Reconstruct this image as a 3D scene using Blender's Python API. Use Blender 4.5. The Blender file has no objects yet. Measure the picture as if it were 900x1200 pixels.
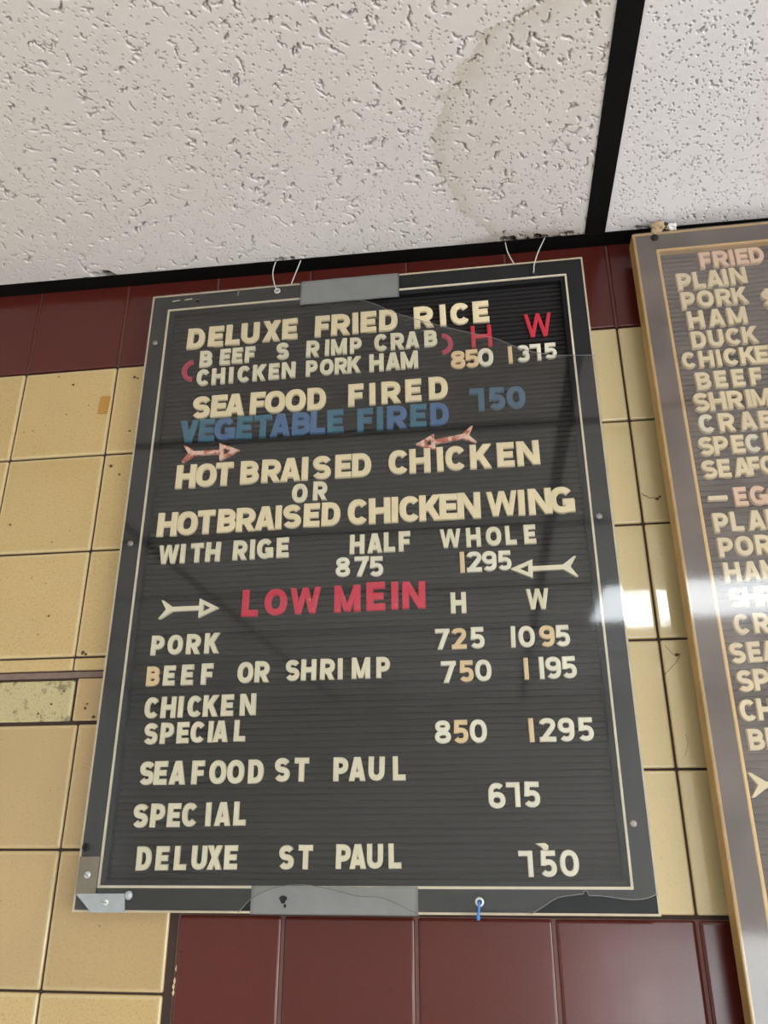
import bpy, bmesh, math, random
import numpy as np
from mathutils import Vector, Matrix

scene = bpy.context.scene
COL = scene.collection

# ------------------------------------------------------------------ camera
# world: x along the tiled wall, wall face at y = 0, room towards -y, z up.
# z = 0 is the joint under the top row of maroon tiles, about 2.35 m above the floor
FOCAL_PX = 926.479
cam_data = bpy.data.cameras.new('camera')
cam_data.sensor_fit = 'VERTICAL'
cam_data.sensor_height = 32.0
cam_data.lens = FOCAL_PX / 1200.0 * 32.0
cam_data.clip_start = 0.02
cam = bpy.data.objects.new('camera', cam_data)
COL.objects.link(cam)
_right = Vector((0.9908, 0.1351, -0.0016)).normalized()
_fwd = Vector((-0.1244, 0.9170, 0.3790)).normalized()
_right = (_right - _fwd * _right.dot(_fwd)).normalized()
_up = _right.cross(_fwd)
cam.matrix_world = Matrix(((_right.x, _up.x, -_fwd.x, -0.2051),
                           (_right.y, _up.y, -_fwd.y, -0.9916),
                           (_right.z, _up.z, -_fwd.z, -0.6785),
                           (0, 0, 0, 1)))
scene.camera = cam

# ------------------------------------------------------------------ world, daylight, exposure
SKY_STRENGTH = 6.0
LAMP_STRENGTH = 10.0
world = bpy.data.worlds.new('daylight')
scene.world = world
world.use_nodes = True
world.node_tree.nodes['Background'].inputs['Color'].default_value = (0.90, 0.96, 1.0, 1)
world.node_tree.nodes['Background'].inputs['Strength'].default_value = SKY_STRENGTH
scene.view_settings.view_transform = 'Standard'
scene.view_settings.look = 'None'
scene.view_settings.gamma = 1.0
scene.view_settings.use_curve_mapping = False
scene.view_settings.exposure = 0.5

FLOOR_Z = -2.35
ROOM_L, ROOM_R, ROOM_F = -2.6, 2.6, -4.4
WIN = (0.25, 2.35, -2.15, -1.15)       # low window in the opposite wall: x0, x1, z0, z1
WIN2 = (-3.9, -0.9, -1.95, -0.25)      # large shop window in the right wall: y0, y1, z0, z1
def portal(name, size, size_y, loc, rot):
    """sampling guide for the daylight that enters through a window opening"""
    d = bpy.data.lights.new(name, 'AREA')
    d.shape = 'RECTANGLE'
    d.size, d.size_y = size, size_y
    d.cycles.is_portal = True
    o = bpy.data.objects.new(name, d)
    COL.objects.link(o)
    o.location, o.rotation_euler = loc, rot
portal('window_front_offscreen', WIN[1] - WIN[0], WIN[3] - WIN[2], ((WIN[0] + WIN[1]) / 2, ROOM_F - 0.05, (WIN[2] + WIN[3]) / 2), (math.radians(90), 0, 0))
portal('window_right_offscreen', WIN2[3] - WIN2[2], WIN2[1] - WIN2[0], (ROOM_R + 0.05, (WIN2[0] + WIN2[1]) / 2, (WIN2[2] + WIN2[3]) / 2), (0, math.radians(90), 0))

random.seed(7)

# ------------------------------------------------------------------ node material helpers
def mat(name):
    m = bpy.data.materials.new(name)
    m.use_nodes = True
    nt = m.node_tree
    return m, nt, nt.nodes['Principled BSDF']

def N(nt, kind, **kw):
    n = nt.nodes.new(kind)
    for k, v in kw.items():
        if k.startswith('i_'):
            n.inputs[k[2:].replace('_', ' ')].default_value = v
        else:
            setattr(n, k, v)
    return n

def ramp(nt, src, stops):
    r = nt.nodes.new('ShaderNodeValToRGB')
    el = r.color_ramp.elements
    while len(el) < len(stops):
        el.new(0.5)
    for e, (p, c) in zip(el, stops):
        e.position = p
        e.color = (c, c, c, 1) if not isinstance(c, tuple) else (*c, 1)
    nt.links.new(src, r.inputs['Fac'])
    return r.outputs['Color']

def noise(nt, vec, scale, detail=4.0, rough=0.55):
    n = nt.nodes.new('ShaderNodeTexNoise')
    n.inputs['Scale'].default_value = scale
    n.inputs['Detail'].default_value = detail
    n.inputs['Roughness'].default_value = rough
    if vec is not None:
        nt.links.new(vec, n.inputs['Vector'])
    return n.outputs['Fac']

def mix(nt, fac, a, b, mode='MIX'):
    n = nt.nodes.new('ShaderNodeMix')
    n.data_type = 'RGBA'
    n.blend_type = mode
    for sock, v in ((n.inputs[0], fac), (n.inputs[6], a), (n.inputs[7], b)):
        if isinstance(v, (int, float)):
            sock.default_value = v
        elif isinstance(v, tuple):
            sock.default_value = (*v, 1)
        else:
            nt.links.new(v, sock)
    return n.outputs[2]

def math_node(nt, op, a, b=0.0, c=None):
    n = nt.nodes.new('ShaderNodeMath')
    n.operation = op
    for i, v in enumerate((a, b, c)):
        if v is None:
            continue
        if isinstance(v, (int, float)):
            n.inputs[i].default_value = v
        else:
            nt.links.new(v, n.inputs[i])
    return n.outputs[0]

def world_pos(nt):
    return nt.nodes.new('ShaderNodeNewGeometry').outputs['Position']

def obj_random(nt):
    return nt.nodes.new('ShaderNodeObjectInfo').outputs['Random']

def bump(nt, bsdf, height, strength, dist):
    b = nt.nodes.new('ShaderNodeBump')
    b.inputs['Strength'].default_value = strength
    b.inputs['Distance'].default_value = dist
    nt.links.new(height, b.inputs['Height'])
    nt.links.new(b.outputs['Normal'], bsdf.inputs['Normal'])

def plain(name, col, rough=0.5, metal=0.0, var=0.15, scale=60.0, spec=0.5):
    """paint or plastic with a little grain in its colour"""
    m, nt, b = mat(name)
    f = noise(nt, world_pos(nt), scale)
    c = mix(nt, f, tuple(x * (1 - var) for x in col), tuple(min(1, x * (1 + var)) for x in col))
    nt.links.new(c, b.inputs['Base Color'])
    b.inputs['Roughness'].default_value = rough
    b.inputs['Metallic'].default_value = metal
    b.inputs['Specular IOR Level'].default_value = spec
    return m

def tile_material(name, base, alt, spot, spot_amount, rough, edge=None, clump_at=0.66, spec=0.85):
    m, nt, b = mat(name)
    p = world_pos(nt)
    c = mix(nt, obj_random(nt), base, alt)
    big = ramp(nt, noise(nt, p, 9.0, 3.0), [(0.35, 0.0), (0.7, 1.0)])
    c = mix(nt, math_node(nt, 'MULTIPLY', big, 0.35), c, tuple(x * 0.82 for x in base))
    fine = ramp(nt, noise(nt, p, 420.0, 3.0), [(0.53, 0.0), (0.68, 1.0)])
    c = mix(nt, math_node(nt, 'MULTIPLY', fine, spot_amount), c, spot)
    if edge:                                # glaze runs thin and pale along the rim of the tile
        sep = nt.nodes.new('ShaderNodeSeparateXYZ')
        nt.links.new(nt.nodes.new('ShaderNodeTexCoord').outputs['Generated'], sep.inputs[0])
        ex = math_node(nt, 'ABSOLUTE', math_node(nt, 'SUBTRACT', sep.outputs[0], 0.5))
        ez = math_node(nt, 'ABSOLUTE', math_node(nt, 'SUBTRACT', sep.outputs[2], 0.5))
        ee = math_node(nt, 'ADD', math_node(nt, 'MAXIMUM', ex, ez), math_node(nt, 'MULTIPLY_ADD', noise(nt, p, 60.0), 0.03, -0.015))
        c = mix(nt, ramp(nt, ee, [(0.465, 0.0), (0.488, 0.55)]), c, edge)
    vor = nt.nodes.new('ShaderNodeTexVoronoi')
    vor.inputs['Scale'].default_value = 55.0
    nt.links.new(p, vor.inputs['Vector'])
    dots = ramp(nt, math_node(nt, 'ADD', vor.outputs['Distance'], math_node(nt, 'MULTIPLY', noise(nt, p, 30.0, 2.0), 0.30)), [(0.15, 1.0), (0.20, 0.0)])
    c = mix(nt, math_node(nt, 'MULTIPLY', dots, min(1.0, spot_amount * 2.2)), c, tuple(x * 0.7 for x in spot))
    clump = ramp(nt, noise(nt, p, 38.0, 6.0, 0.7), [(clump_at, 0.0), (clump_at + 0.06, 1.0)])
    c = mix(nt, math_node(nt, 'MULTIPLY', clump, spot_amount * 1.3), c, tuple(x * 0.6 for x in spot))
    nt.links.new(c, b.inputs['Base Color'])
    b.inputs['Specular IOR Level'].default_value = spec
    r = math_node(nt, 'MULTIPLY_ADD', noise(nt, p, 25.0), rough * 0.9, rough)
    nt.links.new(r, b.inputs['Roughness'])
    bump(nt, b, noise(nt, p, 22.0, 2.0), 0.035, 0.004)
    return m

def sheet_material(name, haze, haze_col, rough, gain, scratch):
    """thin clear plastic: see-through, mirror film on its front, a little dust and haze"""
    m = bpy.data.materials.new(name)
    m.use_nodes = True
    nt = m.node_tree
    nt.nodes.clear()
    out = nt.nodes.new('ShaderNodeOutputMaterial')
    tr = nt.nodes.new('ShaderNodeBsdfTransparent')
    tr.inputs['Color'].default_value = (0.97, 0.97, 0.96, 1)
    gl = nt.nodes.new('ShaderNodeBsdfGlossy')
    gl.inputs['Color'].default_value = (1, 1, 1, 1)
    gl.inputs['Roughness'].default_value = rough
    df = nt.nodes.new('ShaderNodeBsdfDiffuse')
    df.inputs['Color'].default_value = (*haze_col, 1)
    geo = nt.nodes.new('ShaderNodeNewGeometry')
    front = math_node(nt, 'SUBTRACT', 1.0, geo.outputs['Backfacing'])
    p = geo.outputs['Position']
    dust = ramp(nt, noise(nt, p, 14.0, 6.0, 0.65), [(0.35, 0.35), (0.75, 1.0)])
    speck = ramp(nt, noise(nt, p, 330.0, 2.0), [(0.72, 0.0), (0.78, 1.0)])
    wv = nt.nodes.new('ShaderNodeMapping')
    wv.inputs['Rotation'].default_value = (0, math.radians(52), 0)
    wv.inputs['Scale'].default_value = (3.0, 3.0, 160.0)
    nt.links.new(p, wv.inputs['Vector'])
    scr = ramp(nt, noise(nt, wv.outputs['Vector'], 1.6, 2.0), [(0.70, 0.0), (0.74, 1.0)])
    hz = math_node(nt, 'MULTIPLY', dust, haze)
    hz = math_node(nt, 'ADD', hz, math_node(nt, 'MULTIPLY', speck, haze * 1.2))
    hz = math_node(nt, 'ADD', hz, math_node(nt, 'MULTIPLY', scr, scratch))
    hz = math_node(nt, 'MULTIPLY', hz, front)
    m1 = nt.nodes.new('ShaderNodeMixShader')
    nt.links.new(hz, m1.inputs[0])
    nt.links.new(tr.outputs[0], m1.inputs[1])
    nt.links.new(df.outputs[0], m1.inputs[2])
    fr = nt.nodes.new('ShaderNodeFresnel')
    fr.inputs['IOR'].default_value = 1.5
    fac = math_node(nt, 'MULTIPLY', math_node(nt, 'MULTIPLY', fr.outputs[0], gain), front)
    m2 = nt.nodes.new('ShaderNodeMixShader')
    nt.links.new(fac, m2.inputs[0])
    nt.links.new(m1.outputs[0], m2.inputs[1])
    nt.links.new(gl.outputs[0], m2.inputs[2])
    nt.links.new(m2.outputs[0], out.inputs['Surface'])
    return m

def letter_material(name, col, worn=None, worn_at=0.63, rough=0.5):
    m, nt, b = mat(name)
    tc = nt.nodes.new('ShaderNodeTexCoord')
    p = world_pos(nt)
    f = noise(nt, p, 45.0)
    c = mix(nt, f, tuple(x * 0.86 for x in col), tuple(min(1, x * 1.08) for x in col))
    rnd = obj_random(nt)
    c = mix(nt, math_node(nt, 'MULTIPLY', rnd, 0.18), c, tuple(x * 0.75 for x in col))
    if worn:
        w = ramp(nt, noise(nt, p, 130.0, 5.0, 0.7), [(worn_at, 0.0), (worn_at + 0.04, 1.0)])
        c = mix(nt, w, c, worn)
    nt.links.new(c, b.inputs['Base Color'])
    b.inputs['Roughness'].default_value = rough
    return m

# ------------------------------------------------------------------ object helpers
def mesh_from_bm(name, bm, smooth=False):
    bmesh.ops.recalc_face_normals(bm, faces=bm.faces)
    me = bpy.data.meshes.new(name)
    bm.to_mesh(me)
    bm.free()
    if smooth:
        me.polygons.foreach_set('use_smooth', [True] * len(me.polygons))
    return me

def link(name, me, material=None, parent=None, loc=None):
    """one object from one mesh; mesh coordinates are world ones unless loc is given"""
    o = bpy.data.objects.new(name, me)
    COL.objects.link(o)
    if loc is not None:
        o.location = loc
    if material is not None:
        if me.materials and me.materials[0] != material:
            o.material_slots[0].link = 'OBJECT'
            o.material_slots[0].material = material
        elif not me.materials:
            me.materials.append(material)
    if parent is not None:
        o.parent = parent
        base = parent
        m = Matrix.Identity(4)
        chain = []
        while base is not None:
            chain.append(base)
            base = base.parent
        for b in reversed(chain):
            m = m @ b.matrix_parent_inverse @ Matrix.LocRotScale(b.location, b.rotation_euler, b.scale)
        o.matrix_parent_inverse = m.inverted()
    return o

def tag(o, label, category, group=None, kind=None):
    o['label'] = label
    o['category'] = category
    if group:
        o['group'] = group
    if kind:
        o['kind'] = kind
    return o

def thing(name, loc, label, category, group=None):
    e = bpy.data.objects.new(name, None)
    COL.objects.link(e)
    e.location = loc
    e.empty_display_size = 0.05
    return tag(e, label, category, group)

def add_box(bm, x0, x1, y0, y1, z0, z1):
    v = [bm.verts.new((x, y, z)) for x in (x0, x1) for y in (y0, y1) for z in (z0, z1)]
    for f in ((0, 1, 3, 2), (4, 6, 7, 5), (0, 4, 5, 1), (2, 3, 7, 6), (0, 2, 6, 4), (1, 5, 7, 3)):
        bm.faces.new([v[i] for i in f])
    return v

def box_mesh(name, x0, x1, y0, y1, z0, z1, bevel=0.0, seg=2, smooth=False):
    bm = bmesh.new()
    add_box(bm, x0, x1, y0, y1, z0, z1)
    if bevel:
        bmesh.ops.bevel(bm, geom=bm.edges[:], offset=bevel, segments=seg, profile=0.6, affect='EDGES')
    me = mesh_from_bm(name, bm, smooth)
    if smooth:                              # rounded rims, flat faces
        big = max(p.area for p in me.polygons)
        for p in me.polygons:
            p.use_smooth = p.area < 0.2 * big
    return me

def ring_mesh(name, o, i, y_out, y_in, depth, bevel=0.0):
    """mitred rectangular ring; o, i = (x0, x1, z0, z1); front at y_out on its outer rim
    and y_in on its inner rim; goes back by depth"""
    bm = bmesh.new()
    def rect(r, y):
        return [bm.verts.new((r[a], y, r[b])) for a, b in ((0, 2), (1, 2), (1, 3), (0, 3))]
    fo, fi = rect(o, y_out), rect(i, y_in)
    bo, bi = rect(o, y_out + depth), rect(i, y_out + depth)
    for k in range(4):
        n = (k + 1) % 4
        bm.faces.new((fo[k], fo[n], fi[n], fi[k]))
        bm.faces.new((bo[k], bi[k], bi[n], bo[n]))
        bm.faces.new((fo[k], bo[k], bo[n], fo[n]))
        bm.faces.new((fi[k], fi[n], bi[n], bi[k]))
    if bevel:
        bmesh.ops.recalc_face_normals(bm, faces=bm.faces)
        bmesh.ops.bevel(bm, geom=bm.edges[:], offset=bevel, segments=2, affect='EDGES')
    return mesh_from_bm(name, bm)

def plate_mesh(name, outline, y_front, y_back, holes=(), bevel=0.0):
    """flat plate in the xz plane from an outline, extruded from y_front to y_back"""
    bm = bmesh.new()
    edges = []
    for loop in (outline, *holes):
        vs = [bm.verts.new((x, y_front, z)) for x, z in loop]
        edges += [bm.edges.new((vs[k], vs[(k + 1) % len(vs)])) for k in range(len(vs))]
    if holes:
        bmesh.ops.triangle_fill(bm, edges=edges, use_beauty=True)
    else:
        f = bm.faces.new([e.verts[0] for e in edges])
        bmesh.ops.triangulate(bm, faces=[f])
    res = bmesh.ops.extrude_face_region(bm, geom=bm.faces[:])
    for v in res['geom']:
        if isinstance(v, bmesh.types.BMVert):
            v.co.y = y_back
    return mesh_from_bm(name, bm)

def spline(points, per=8):
    p = [Vector(q) for q in points]
    p = [p[0] * 2 - p[1]] + p + [p[-1] * 2 - p[-2]]
    out = []
    for k in range(1, len(p) - 2):
        for s in range(per):
            t = s / per
            a, b, c, d = p[k - 1], p[k], p[k + 1], p[k + 2]
            out.append(0.5 * ((2 * b) + (c - a) * t + (2 * a - 5 * b + 4 * c - d) * t * t + (3 * b - a - 3 * c + d) * t ** 3))
    out.append(p[-2])
    return out

def tube_mesh(name, points, radius, sides=8, per=8):
    pts = spline(points, per)
    bm = bmesh.new()
    rings = []
    ref = Vector((0.31, 0.87, 0.38)).normalized()
    for k, q in enumerate(pts):
        d = (pts[min(k + 1, len(pts) - 1)] - pts[max(k - 1, 0)]).normalized()
        u = d.cross(ref).normalized()
        w = d.cross(u)
        rings.append([bm.verts.new(q + radius * (math.cos(a) * u + math.sin(a) * w))
                      for a in (2 * math.pi * j / sides for j in range(sides))])
    for r0, r1 in zip(rings, rings[1:]):
        for j in range(sides):
            bm.faces.new((r0[j], r0[(j + 1) % sides], r1[(j + 1) % sides], r1[j]))
    bm.faces.new(rings[0])
    bm.faces.new(rings[-1][::-1])
    return mesh_from_bm(name, bm, True)

def lathe_mesh(name, profile, sides=20, slot=None):
    """profile of (radius, y) about the y axis, front at negative y"""
    bm = bmesh.new()
    rings = []
    for r, y in profile:
        rings.append([bm.verts.new((r * math.cos(2 * math.pi * j / sides), y, r * math.sin(2 * math.pi * j / sides)))
                      for j in range(sides)] if r > 1e-6 else [bm.verts.new((0, y, 0))])
    for a, b in zip(rings, rings[1:]):
        for j in range(sides):
            n = (j + 1) % sides
            if len(a) == 1:
                bm.faces.new((a[0], b[j], b[n]))
            elif len(b) == 1:
                bm.faces.new((a[j], a[n], b[0]))
            else:
                bm.faces.new((a[j], a[n], b[n], b[j]))
    return mesh_from_bm(name, bm, True)

# ================================================================== the room
S = 0.152                                   # tile pitch
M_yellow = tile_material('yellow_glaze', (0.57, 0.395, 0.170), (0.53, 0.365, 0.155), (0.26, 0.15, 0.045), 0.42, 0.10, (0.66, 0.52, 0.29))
M_cream = tile_material('pale_yellow_glaze', (0.66, 0.52, 0.27), (0.62, 0.48, 0.25), (0.34, 0.24, 0.11), 0.16, 0.035)
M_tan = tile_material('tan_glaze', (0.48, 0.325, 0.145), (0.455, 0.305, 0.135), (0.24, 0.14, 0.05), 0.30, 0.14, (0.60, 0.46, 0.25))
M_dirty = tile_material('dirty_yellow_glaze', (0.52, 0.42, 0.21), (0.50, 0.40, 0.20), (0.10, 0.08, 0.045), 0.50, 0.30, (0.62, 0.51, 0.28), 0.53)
M_maroon = tile_material('maroon_glaze', (0.100, 0.0165, 0.0115), (0.086, 0.014, 0.010), (0.05, 0.010, 0.008), 0.5, 0.14, spec=0.5)
M_grout = plain('dark_grout', (0.045, 0.025, 0.018), 0.9, var=0.4)
M_wallpaint = plain('white_paint', (0.78, 0.77, 0.75), 0.7, var=0.04, scale=4)
M_floor = plain('pale_floor_tile', (0.68, 0.67, 0.66), 0.35, var=0.08, scale=6)
M_black = plain('black_painted_metal', (0.0035, 0.0035, 0.0035), 0.6, var=0.3, spec=0.15)

# tiled wall: grout bed, then every tile proud of it
wall = link('wall_back', box_mesh('wall_back', ROOM_L, ROOM_R, 0.0035, 0.12, FLOOR_Z, 0.30), M_grout)
tag(wall, 'tiled wall of yellow and maroon glazed tiles behind the menu boards', 'wall', kind='structure')
_tile_cache = {}
def tile(x0, x1, z0, z1, material, joint=0.0026, bevel=0.0028):
    w, h = round(x1 - x0 - joint, 5), round(z1 - z0 - joint, 5)
    key = (w, h, material.name)
    if key not in _tile_cache:
        _tile_cache[key] = box_mesh('tile', -w / 2, w / 2, 0.0, 0.009, -h / 2, h / 2, bevel, 3, True)
    o = link('tile', _tile_cache[key], material, wall, ((x0 + x1) / 2, random.uniform(-0.0005, 0.0005), (z0 + z1) / 2))
    o.rotation_euler = (random.gauss(0, 0.0013), random.gauss(0, 0.0012), random.gauss(0, 0.0013))
    return o

VX0, VX1, VZ0 = -8 * S, 5 * S, -7 * S - 0.002      # field laid as single tiles
for k in range(-8, 5):                              # maroon row under the ceiling
    tile(k * S, (k + 1) * S, 0.0, 0.168, M_maroon, 0.0028)
for r in range(3):                                  # three full yellow rows
    for k in range(-8, 5):
        tile(k * S, (k + 1) * S, -(r + 1) * S, -r * S, M_cream if k >= -2 else M_yellow)
for r in range(3, 5):                               # two more behind and right of the board
    for k in range(-4, 5):
        tile(k * S, (k + 1) * S, -(r + 1) * S, -r * S, M_cream if k >= -2 else M_yellow)
for k in range(-8, -4):                             # thin cut strip, wide joint, dirty half row
    x1 = (k + 1) * S
    tile(k * S, x1, -0.4745, -3 * S, M_yellow, 0.0022, 0.0018)
    if k < -5:
        tile(k * S, x1 if k < -6 else -0.753, -0.541, -0.4850, M_dirty, 0.003, 0.002)
M_cement = plain('cement_filler', (0.20, 0.135, 0.11), 0.9, var=0.35, scale=90)
link('mortar_band', box_mesh('mortar_band', -8 * S, -4 * S - 0.03, 0.0016, 0.006, -0.4832, -0.4750, 0.0006, 1), M_cement, wall)
M_redgrout = plain('maroon_grout', (0.13, 0.060, 0.050), 0.8, var=0.3, scale=60)
link('mortar_band', box_mesh('mortar_band', -0.583, 5 * S, 0.0022, 0.006, -7 * S, -5 * S - 0.003), M_redgrout, wall)
link('mortar_band', box_mesh('mortar_band', -8 * S, 5 * S, 0.0022, 0.006, 0.002, 0.168), M_redgrout, wall)
tile(-0.752, -4 * S, -0.541, -0.4830, M_tan, 0.003, 0.002)
for r in range(4):                                  # lower left rows, shifted joints
    z1 = -0.5430 - r * 0.1508
    for x0, x1 in ((-0.742 - 3 * S, -0.742 - 2 * S), (-0.742 - 2 * S, -0.742 - S), (-0.742 - S, -0.742), (-0.742, -0.593)):
        tile(x0, x1, z1 - 0.1508, z1, M_tan if r < 2 else M_yellow, 0.0024)
for r in range(2):                                  # maroon dado under the boards
    z1 = -5 * S - 0.002 - r * S
    xs = [-0.583, -0.4575] + [k * S for k in range(-2, 6)]
    for x0, x1 in zip(xs, xs[1:]):
        tile(x0, x1, z1 - S, z1, M_maroon, 0.0030, 0.0042)
bm = bmesh.new()                                    # the rest of the wall, outside the view
for r in range(-2, 16):
    for k in range(-17, 17):
        x0, x1, z1 = max(k * S, ROOM_L), min((k + 1) * S, ROOM_R), -r * S
        if x0 >= VX0 - 1e-4 and x1 <= VX1 + 1e-4 and z1 - S >= -7 * S - 1e-4:
            continue
        if r == -2 or z1 - S < FLOOR_Z:
            continue
        add_box(bm, x0 + 0.0013, x1 - 0.0013, 0.0, 0.008, z1 - S + (0.0033 if r == 6 else 0.0013), z1 - 0.0013)
far = link('tile_field', mesh_from_bm('tile_field', bm), M_yellow, wall)
far['kind'] = 'stuff'

# a few chips of dirt on the tiles, modelled as thin crusts
M_grime = plain('brown_grime', (0.10, 0.055, 0.02), 0.8, var=0.4)
M_browntape = plain('brown_tape', (0.44, 0.22, 0.045), 0.45, var=0.1)
tp = link('tape_scrap', plate_mesh('tape_scrap', [(-0.7795, -0.0530), (-0.7750, -0.0515), (-0.7640, -0.0515), (-0.7632, -0.0545),
                                                  (-0.7640, -0.0700), (-0.7655, -0.0828), (-0.7800, -0.0820)], -0.0012, 0.0004), M_browntape)
tag(tp, 'small brown scrap of tape left on a yellow wall tile', 'tape')

rs = random.Random(21)
def spot(x, z, r):
    pts = [(x + r * rs.uniform(0.6, 1.2) * math.cos(a), z + r * rs.uniform(0.5, 1.0) * math.sin(a)) for a in [k * math.pi / 4 for k in range(8)]]
    link('grime_spot', plate_mesh('grime_spot', pts, -0.0008, 0.0006), M_grime, wall)
for x, z, r in ((-.8552, -.0103, .0014), (-.8285, -.0265, .0024), (-.7973, -.0655, .0010), (-.8817, -.1037, .0012), (-.8967, -.1055, .0008), (-.7284, -.0212, .0026),
                (-.7235, -.0235, .0018), (-.7248, -.1153, .0020), (-.7468, -.172, .0028), (-.7316, -.1869, .0022), (-.7489, -.4501, .0034), (-.7440, -.4520, .0022),
                (-.8068, -.3974, .0020), (-.8902, -.2576, .0022), (-.8201, -.2877, .0010), (-.7953, -.272, .0008), (-.7676, -.5007, .0014), (-.7829, -.5171, .0018),
                (-.7990, -.5291, .0016), (-.7342, -.5236, .0022), (-.7325, -.5180, .0018), (-.7208, -.5348, .0028),
                (0.0215, -.2705, .0026), (0.0250, -.2680, .0020), (0.0180, -.4765, .0028)):
    spot(x, z, r)
for path in ([(0.0028, -0.2610), (0.0060, -0.2655), (0.0078, -0.2648), (0.0120, -0.2690), (0.0165, -0.2682), (0.0205, -0.2708), (0.0264, -0.2665)],
             [(0.0057, -0.4639), (0.0107, -0.4714), (0.016, -0.4768), (0.0222, -0.4749), (0.017, -0.4841), (0.0089, -0.4921), (-0.0005, -0.5005)],
             [(0.015, -0.569), (0.0165, -0.5786), (0.0116, -0.5929)]):
    link('crack', tube_mesh('crack', [(x, -0.0001, z) for x, z in path], 0.00042, 5, 4), M_grime, wall)
for x, z in ((-.5810, -.8312), (-.5815, -.8430), (-.5802, -.8190), (-.5818, -.8370)):
    link('paint_flake', plate_mesh('paint_flake', [(x - .0015, z), (x + .0005, z - .003), (x + .0018, z + .001), (x, z + .004)], 0.0005, 0.0025), M_cream, wall)

# other walls and floor
wl = link('wall_left', box_mesh('wall_left', ROOM_L - 0.1, ROOM_L, ROOM_F, 0.12, FLOOR_Z, 0.30), M_wallpaint)
bm = bmesh.new()
add_box(bm, ROOM_R, ROOM_R + 0.1, ROOM_F, WIN2[0], FLOOR_Z, 0.30)
add_box(bm, ROOM_R, ROOM_R + 0.1, WIN2[1], 0.12, FLOOR_Z, 0.30)
add_box(bm, ROOM_R, ROOM_R + 0.1, WIN2[0], WIN2[1], FLOOR_Z, WIN2[2])
add_box(bm, ROOM_R, ROOM_R + 0.1, WIN2[0], WIN2[1], WIN2[3], 0.30)
wr = link('wall_right', mesh_from_bm('wall_right', bm), M_wallpaint)
bm = bmesh.new()
add_box(bm, ROOM_L - 0.1, WIN[0], ROOM_F - 0.1, ROOM_F, FLOOR_Z, 0.30)
add_box(bm, WIN[1], ROOM_R + 0.1, ROOM_F - 0.1, ROOM_F, FLOOR_Z, 0.30)
add_box(bm, WIN[0], WIN[1], ROOM_F - 0.1, ROOM_F, FLOOR_Z, WIN[2])
add_box(bm, WIN[0], WIN[1], ROOM_F - 0.1, ROOM_F, WIN[3], 0.30)
wf = link('wall_front', mesh_from_bm('wall_front', bm), M_wallpaint)
fl = link('floor', box_mesh('floor', ROOM_L, ROOM_R, ROOM_F, 0.0, FLOOR_Z - 0.05, FLOOR_Z), M_floor)
for o, l, c in ((wl, 'plain white side wall of the shop left of the tiles', 'wall'), (wr, 'plain white side wall of the shop right of the tiles', 'wall'),
                (wf, 'plain white shop front wall around the low window', 'wall'), (fl, 'pale tiled shop floor', 'floor')):
    tag(o, l, c, kind='structure')
win = link('window_1', ring_mesh('window_1', (WIN[0], WIN[1], WIN[2], WIN[3]), (WIN[0] + .05, WIN[1] - .05, WIN[2] + .05, WIN[3] - .05),
                                 ROOM_F - 0.08, ROOM_F - 0.08, 0.05), M_black)
tag(win, 'low black framed window opposite the tiled wall', 'window', kind='structure')
M_pane = sheet_material('window_glass', 0.01, (0.7, 0.7, 0.7), 0.0, 1.0, 0.0)
link('pane', box_mesh('pane', WIN[0] + .05, WIN[1] - .05, ROOM_F - 0.065, ROOM_F - 0.060, WIN[2] + .05, WIN[3] - .05), M_pane, win)
bm = bmesh.new()
for y0, y1, z0, z1 in ((WIN2[0], WIN2[1], WIN2[2], WIN2[2] + .05), (WIN2[0], WIN2[1], WIN2[3] - .05, WIN2[3]),
                       (WIN2[0], WIN2[0] + .05, WIN2[2] + .05, WIN2[3] - .05), (WIN2[1] - .05, WIN2[1], WIN2[2] + .05, WIN2[3] - .05)):
    add_box(bm, ROOM_R + 0.03, ROOM_R + 0.08, y0, y1, z0, z1)
win2 = link('window_2', mesh_from_bm('window_2', bm), M_black)
tag(win2, 'large black framed shop window in the right side wall', 'window', kind='structure')
link('pane', box_mesh('pane', ROOM_R + 0.060, ROOM_R + 0.065, WIN2[0] + .05, WIN2[1] - .05, WIN2[2] + .05, WIN2[3] - .05), M_pane, win2)

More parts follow.
